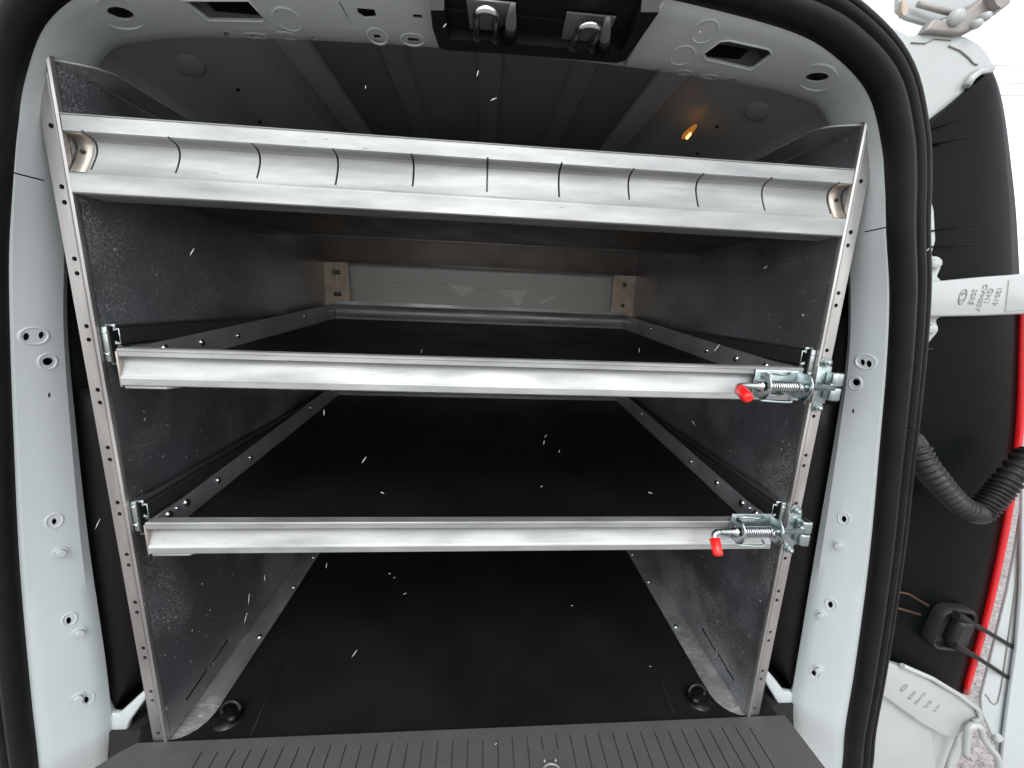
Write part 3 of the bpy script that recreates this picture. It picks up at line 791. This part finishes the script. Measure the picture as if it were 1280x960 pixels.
# post foot bolt
# --- top shelf
ts = MB().box((-.5225, .006, .9040), (.5225, .415, .9060)).build('top_shelf', 'brown', rack)
MB().prism([Vector((-.5225, .405, .9035)), Vector((-.5225, .418, .9035)), Vector((-.5225, .418, .935)), Vector((-.5225, .4165, .935)), Vector((-.5225, .4165, .9055)), Vector((-.5225, .405, .9055))], (1.045, 0, 0)).build('rear_lip', 'alu', ts)
MB().tube([(-.522, .4135, .9025), (.522, .4135, .9025)], .0028, 8).build('rear_bead', 'alu', ts)
# back beam across the rack
MB().box((-.5235, .790, .876), (.5235, .796, .955)).build('rear_beam', 'beam', rack)
MB().tube([(-.5235, .789, .8765), (.5235, .789, .8765)], .0022, 8).build('beam_bead', 'flange', rack)
def rail_profile(zt, sc_t, sc_b, zb, dep, yf, bead=.003):
    """front band, scoop that faces up, lower band; returns (y, z) outline"""
    P_ = [(yf + .0015, zt), (yf, zt - .0012), (yf, zt - bead), (yf + .0012, zt - bead - .0008), (yf + .0012, sc_t + .0015), (yf + .0030, sc_t)]
    n = 14
    # quarter-round cavity
    for k in range(n + 1):
        t = k / n
        a = math.pi * (.02 + .98 * t)
        u_ = .5 - .5 * math.cos(a)
        P_.append((yf + .001 + dep * math.sin(math.pi * u_ ** .48) ** .9, sc_t + (sc_b - sc_t) * u_))
    P_ += [(yf, sc_b - .0012), (yf - .0008, sc_b - .003), (yf - .0008, zb + .0015), (yf + .0008, zb)]
    return P_
topp = rail_profile(.9730, .9520, .9060, .8811, .017, -.006, .0015)
outl = topp + [(.038, .8811), (.038, .8835), (.034, .8840), (.034, .9715), (.010, .9730)]
cutt = MB()
for k in range(11):
    cx = -.500 + .1 * k + (0.002 if k == 10 else 0)
    j = random.uniform(-.0004, .0004)
    cutt.box((cx - .0013, -.02, .913 + random.uniform(-.003, .003)), (cx + .0013, .0265, .9545 + random.uniform(-.001, .001)))
MB().prism([Vector((-.5225, y, z)) for y, z in outl], (1.045, 0, 0)).build('shelf_front_rail', 'alu', ts, cut=cutt, angle=22)
for sgn in (-1, 1):
    ep = topp[6:20]
    rw = []
    for x_, o_ in ((.5222, -.0010), (.5120, -.0010), (.5035, -.0008)):
        rw.append([Vector((sgn * x_, y + o_, z)) for y, z in ep] + [Vector((sgn * x_, y + o_ + .0012, z)) for y, z in ep[::-1]])
    eb = MB().loft(rw)
    eb.build('end_bracket', 'endcap', ts)
    MB().lathe(Vector((sgn * .5150, .0085, .934)), (0, -1, .1), [(-.001, .0028), (.0008, .0028), (.0008, .0001)], 10).build('bracket_hole', 'dark', ts)

# --- latch strike plates on the right-hand post
for zc in (.6585, .4060):
    stp = MB()
    # plate on the post
    stp.box((.5245, -.0065, zc - .030), (.5480, -.0045, zc + .030))
    so_ = stp.build('strike_plate', 'zinc', rack, bevel=.0005)
    wing = MB()
    for s in (1, -1):
        pts = [Vector((.5395, -.0065, zc + s * .001)), Vector((.5395, -.020, zc + s * .001)), Vector((.5445, -.024, zc + s * .001)), Vector((.5545, -.024, zc + s * .001)), Vector((.5575, -.020, zc + s * .001)), Vector((.5575, -.0065, zc + s * .001))]
        wing.prism(pts, (0, 0, s * (.021)))
    wing.build('strike_block', 'zinc', so_, bevel=.0028, segs=3)
    MB().cyl(Vector((.5360, -.018, zc + (.0 if zc > .6 else .008))), (1, 0, 0), .0058, .008, 16).build('strike_socket', 'zinc', so_)
    for s in (1, -1):
        c = Vector((.5350, -.0065, zc + s * .0365))
        hb_ = MB(); hb_.cyl(c + Vector((0, .002, 0)), (0, -1, 0), .0085, .0030, 20); hb_.tube([c + Vector((0, -.001, 0)), c + Vector((0, -.0065, 0))], .0062, 6); hb_.lathe(c + Vector((0, -.0065, 0)), (0, -1, 0), [(0, .0036), (.003, .0033), (.0036, .0001)], 12)
        hb_.build('strike_bolt', 'zinc', so_)

# ================================================================== SLIDING TRAYS
def make_tray(zt, tilt):
    t = empty('sliding_tray', (0, 0, zt)); base = Vector((0, 0, zt))
    D = .79
    pf = rail_profile(0, -.0120, -.0385, -.0520, .0065, -.012, .0035)
    outl = pf + [(.010, -.0520), (.010, -.0500), (-.001, -.0495), (-.001, -.0015), (.004, -.0008), (.004, .0)]
    fr = MB().prism([base + Vector((-.4960, y, z)) for y, z in outl], (.9925, 0, 0)).build('front_rail', 'alu', t, angle=22)
    # end cap, tinted, and the little tab hanging beneath the left end
    MB().box(base + Vector((-.4990, -.0115, -.054)), base + Vector((-.4962, .006, -.004)))  .build('end_cap', 'endcap', fr, bevel=.0006)
    tp = [(-.492, -.0535), (-.434, -.0535), (-.428, -.0525), (-.428, -.0522), (-.495, -.0522)]
    MB().prism([base + Vector((-.4935, -.011, -.0525)), base + Vector((-.440, -.011, -.0525)), base + Vector((-.428, .004, -.0525)), base + Vector((-.428, .02, -.0525)), base + Vector((-.4935, .02, -.0525))], (0, 0, -.0035)).build('end_tab', 'alu', fr, bevel=.0008)
    def zz(y, h): return h + tilt * y / .8
    # bed
    f0, w0 = -.039, -.0015
    MB().add([base + Vector(v) for v in ((-.492, .0, f0), (.492, .0, f0), (.492, D, zz(.8, f0)), (-.492, D, zz(.8, f0)), (-.492, .0, f0 - .009), (.492, .0, f0 - .009), (.492, D, zz(.8, f0) - .009), (-.492, D, zz(.8, f0) - .009))],
             [(0,1,2,3),(7,6,5,4),(0,4,5,1),(1,5,6,2),(2,6,7,3),(3,7,4,0)]).build('tray_bed', 'traybed', t)
    for sgn in (-1, 1):
        def q(x, y, h): return base + Vector((sgn * x, y, zz(y, h)))
        # side wall: L-section
        sw = MB().add([q(.4935, .0, f0), q(.4935, D, f0), q(.4935, D, w0 + .010), q(.4935, .06, w0), q(.4935, .0, w0 - .001),
                       q(.4955, .0, f0), q(.4955, D, f0), q(.4955, D, w0 + .010), q(.4955, .06, w0), q(.4955, .0, w0 - .001)],
                      [(0,1,2,3,4), (9,8,7,6,5), (0,5,6,1), (1,6,7,2), (2,7,8,3), (3,8,9,4), (4,9,5,0)]).build('side_wall', 'trayside', t)
        MB().tube([q(.4945, .0, w0), q(.4945, .06, w0 + .0005), q(.4945, D, w0 + .010)], .0011, 6).build('wall_edge', 'slide', sw)
        for (yy, hh, rr) in ((.030, -.012, .0072), (.045, -.010, .0030), (.068, -.014, .0072), (.150, -.017, .0060), (.255, -.020, .0050), (.56, -.010, .004), (.74, -.010, .0045), (.765, -.010, .0045)):
            MB().lathe(q(.4935, yy, hh), (-sgn, 0, 0), [(0, rr), (.0015, rr), (.0032, rr * .75), (.0042, rr * .3), (.0042, .0001)], 14).build('wall_bolt', 'steel', sw)
        # telescopic slide: outer and inner members, extruded along the tray
        sl_ = MB()
        def chan(x0, x1, z0, z1, th, open_right):
            o_ = [(x0, z0), (x1, z0), (x1, z0 + th * 2.2), (x1 - th * (1 if x1 > x0 else -1), z0 + th * 2.2), (x1 - th * (1 if x1 > x0 else -1), z0 + th), (x0 + th * (1 if x1 > x0 else -1), z0 + th), (x0 + th * (1 if x1 > x0 else -1), z1 - th), (x1 - th * (1 if x1 > x0 else -1), z1 - th), (x1 - th * (1 if x1 > x0 else -1), z1 - th * 2.2), (x1, z1 - th * 2.2), (x1, z1), (x0, z1)]
            q0 = lambda x, y, h: base + Vector((sgn * x, y, h))
            return [q0(a, -.002, b) for a, b in o_], [q0(a, D, b) for a, b in o_]
        for args in ((.5120, .5010, -.024, .031, .0016, 1), (.4968, .5035, .005, .026, .0014, 0), (.4960, .5020, -.030, .0025, .0014, 0)):
            a, b = chan(*args); sl_.loft([a, b], smooth=False)
        slo = sl_.build('slide', 'slide', t)
        for args in ((.5120, .5010, -.024, .031, .0016, 1), (.4968, .5035, .005, .026, .0014, 0)):
            a, b = chan(*args); a = [p_ + Vector((0, -.0005, 0)) for p_ in a]
            MB().tube(a[:6] , .0009, 6).build('slide_end', 'zinc', slo); MB().tube(a[6:] + [a[0]], .0009, 6).build('slide_end', 'zinc', slo)
        MB().add([q(.5125, .000, -.022), q(.5232, .000, -.022), q(.5232, .000, .028), q(.5125, .000, .028), q(.5125, .03, -.022), q(.5232, .03, -.022), q(.5232, .03, .028), q(.5125, .03, .028)],
                 [(0,1,2,3),(7,6,5,4),(0,4,5,1),(1,5,6,2),(2,6,7,3),(3,7,4,0)]).build('slide_bracket', 'zinc', t, bevel=.0025)
        bbs = MB(); bbs.tube([q(.5215, -.001, .020), q(.5140, -.001, .020)], .0016, 6); bbs.tube([q(.5215, -.001, -.008), q(.5140, -.001, -.012)], .0016, 6)
        bbs.build('bracket_pin', 'steel', t)
    # back rail: rounded bright section
    zb0 = zz(.8, f0)
    bp_ = [(D - .004, zb0 - .004), (D - .006, zb0 + .004), (D - .004, zb0 + .008), (D + .000, zb0 + .012)]
    bp_ += [(D - .002 + .006 * math.sin(a), zb0 + .012 + .030 * a / math.pi) for a in [math.pi * k / 8 for k in range(9)]]
    bp_ += [(D - .006, zb0 + .047), (D - .006, zb0 + .058), (D + .004, zb0 + .058), (D + .007, zb0 - .004)]
    MB().prism([base + Vector((-.4920, y, z)) for y, z in bp_], (.984, 0, 0)).build('back_rail', 'alu', t, angle=22)
    # latch
    lt_z = -.0265
    L0 = base + Vector((.4530, -.030, lt_z))
    bk = MB()
    bk.box(L0 + Vector((-.036, .0150, -.0215)), L0 + Vector((.034, .0172, .0230)))
    latch = bk.build('latch', 'zinc', t, bevel=.0006)
    for ex in (-.0325, .0325):
        P_ = [L0 + Vector((ex, .0155, -.0195))]
        for k in range(13):
            a = R(-90 + 180 * k / 12); P_.append(L0 + Vector((ex, -.001 - .0155 * math.cos(a), .0205 * math.sin(a))))
        P_.append(L0 + Vector((ex, .0155, .0195)))
        MB().prism(P_, (.0024, 0, 0)).build('latch_ear', 'zinc', latch, bevel=.0005)
    hlx = []
    N_ = 13 * 14
    for k in range(N_ + 1):
        a = 2 * math.pi * k / 14; hlx.append(L0 + Vector((-.0275 + .047 * k / N_, .0072 * math.cos(a), .0072 * math.sin(a))))
    MB().tube(hlx, .00105, 6).build('spring', 'steel', latch)
    MB().tube([L0 + Vector((-.063, 0, 0)), L0 + Vector((.081, 0, 0))], .0048, 16).build('plunger', 'zinc', latch)
    col_ = MB(); col_.lathe(L0 + Vector((-.036, 0, 0)), (-1, 0, 0), [(0, .0082), (.003, .0082), (.0032, .0065), (.008, .0065), (.008, .0001)], 18)
    col_.build('plunger_collar', 'steel', latch)
    rp = MB(); rp.tube([L0 + Vector((.0215, -.008, .005)), L0 + Vector((.0265, -.008, -.006))], .0018, 8)
    rp.tube([L0 + Vector((.0205, 0, 0)), L0 + Vector((.0235, 0, 0))], .0085, 18)
    rp.build('roll_pin', 'steel', latch)
    lw = MB(); lw.tube(cr([L0 + Vector(v) for v in ((-.034, -.002, -.0215), (-.012, -.006, -.0220), (.010, -.006, -.0222), (.0135, -.004, -.0205), (.0145, .004, -.017))], 4), .0017, 8)
    lw.build('latch_lip', 'zinc', latch)
    lw = MB(); lw.tube([L0 + Vector((-.025, .0135, .0165)), L0 + Vector((-.012, .0120, .0190)), L0 + Vector((.006, .0125, .0165)), L0 + Vector((.018, .0130, .0185))], .0022, 8)
    lw.build('weld', 'zinc', latch)
    lw = MB(); lw.tube([L0 + Vector((-.022, .0135, -.0135)), L0 + Vector((-.006, .0115, -.0165)), L0 + Vector((.012, .0125, -.0135))], .0020, 8)
    lw.build('weld', 'zinc', latch)
    # handle: a bent rod end with red grip; its own origin so it can swing
    hd = bpy.data.objects.new('handle', None)
    return t, latch, L0
def make_handle(latch, L0, swing):
    off = wloc(latch)
    for nm, mt_, mb in (('handle_rod', 'zinc', MB().tube(cr([Vector((0, 0, 0)), Vector((-.006, -.0015, 0)), Vector((-.0105, -.006, 0)), Vector((-.0115, -.018, 0))], 5), .0048, 14)),
                        ('red_grip', 'redcap', MB().lathe(Vector((-.0108, -.0095, 0)), Vector((-.04, -1, 0)), [(0, .0062), (.0008, .0082), (.022, .0080), (.0255, .0070), (.0268, .0045), (.0270, .0001)], 20))):
        o = mb.build(nm, mt_, None); o.parent = latch
        o.location = L0 - off + Vector((-.064, 0, 0)); o.rotation_euler = (swing, 0, 0)
TILT = .046
tray, latch, L0 = make_tray(.6855, TILT)
make_handle(latch, L0, R(20))
reg()
tray2 = copy_tree(tray); tray2.location.z = .4243
tag(tray, 'upper pull-out tray with black bed, its red latch grip aimed at the viewer', 'pull-out tray', 'pull-out trays in the rack')
tag(tray2, 'lower pull-out tray with black bed, its red latch grip hanging down', 'pull-out tray', 'pull-out trays in the rack')
def walk(o):
    yield o
    for c_ in o.children: yield from walk(c_)
bpy.context.view_layer.update()
for o in walk(tray2):
    if o.name.startswith(('handle_rod', 'red_grip')): o.rotation_euler = (R(50), 0, 0)
    if o.name.startswith('latch') and o.parent == tray2: o.location.x += .000; o.location.z += .019

# ================================================================== SKY-SIDE BITS
def wire(pts, r, name, label, cat, group):
    o = MB().tube(pts, r, 6).build(name, 'wire'); tag(o, label, cat, group)
for i, (ya, yb, lb_) in enumerate(((82, 80, 'highest of the three thin overhead wires right of the van'), (105, 104, 'middle of the three thin overhead wires right of the van'), (119, 119, 'lowest of the three thin overhead wires right of the van'))):
    wire([at(1150, ya + 1, 20), at(1420, yb - 1, 20)], .012, 'overhead_wire', lb_, 'wire', 'overhead wires')

# sleet flecks in the air in front of the van
fk = MB()
for (x, y, l, a, Y) in ((617, 124, 9, 25, -.1), (597, 92, 9, 75, -.12), (457, 109, 5, 85, 0), (240, 315, 11, 60, -.08), (455, 575, 10, 55, -.1), (405, 516, 8, 90, .0), (682, 545, 5, 50, .1),
                        (680, 553, 6, 80, .1), (699, 564, 4, 80, .1), (677, 608, 4, 30, .1), (867, 529, 9, -60, .15), (957, 334, 7, 35, .05), (896, 435, 13, 50, .05), (799, 438, 7, 85, .2), (527, 439, 6, 80, .2),
                        (478, 616, 5, -20, -.1), (331, 723, 9, 85, .1), (311, 749, 15, 85, .1), (307, 773, 16, 75, .1), (443, 817, 12, 55, -.05), (506, 742, 5, 25, .1), (715, 757, 3, 0, .1), (813, 833, 3, 0, .1), (797, 870, 2, 0, .1),
                        (122, 655, 15, 65, -.05), (556, 32, 7, 50, -.08), (1160, 312, 6, 40, -.1), (980, 215, 4, 20, -.1), (875, 40, 3, 80, -.1), (408, 707, 7, 80, .05), (620, 930, 3, 30, -.1), (813, 616, 6, -15, 0), (487, 717, 3, 10, .1), (493, 722, 3, 10, .1)):
    c = at(x, y, Y); d = (at(x + math.cos(R(a)), y - math.sin(R(a)), Y) - c)
    fk.tube([c - d * l * .48, c - d * l * .1, c + d * l * .48], .0006, 5, True, [.0002, .0006, .0002])
fk = fk.build('sleet', 'ice'); tag(fk, 'tiny white sleet flecks in the air before the dark van interior', kind='stuff')
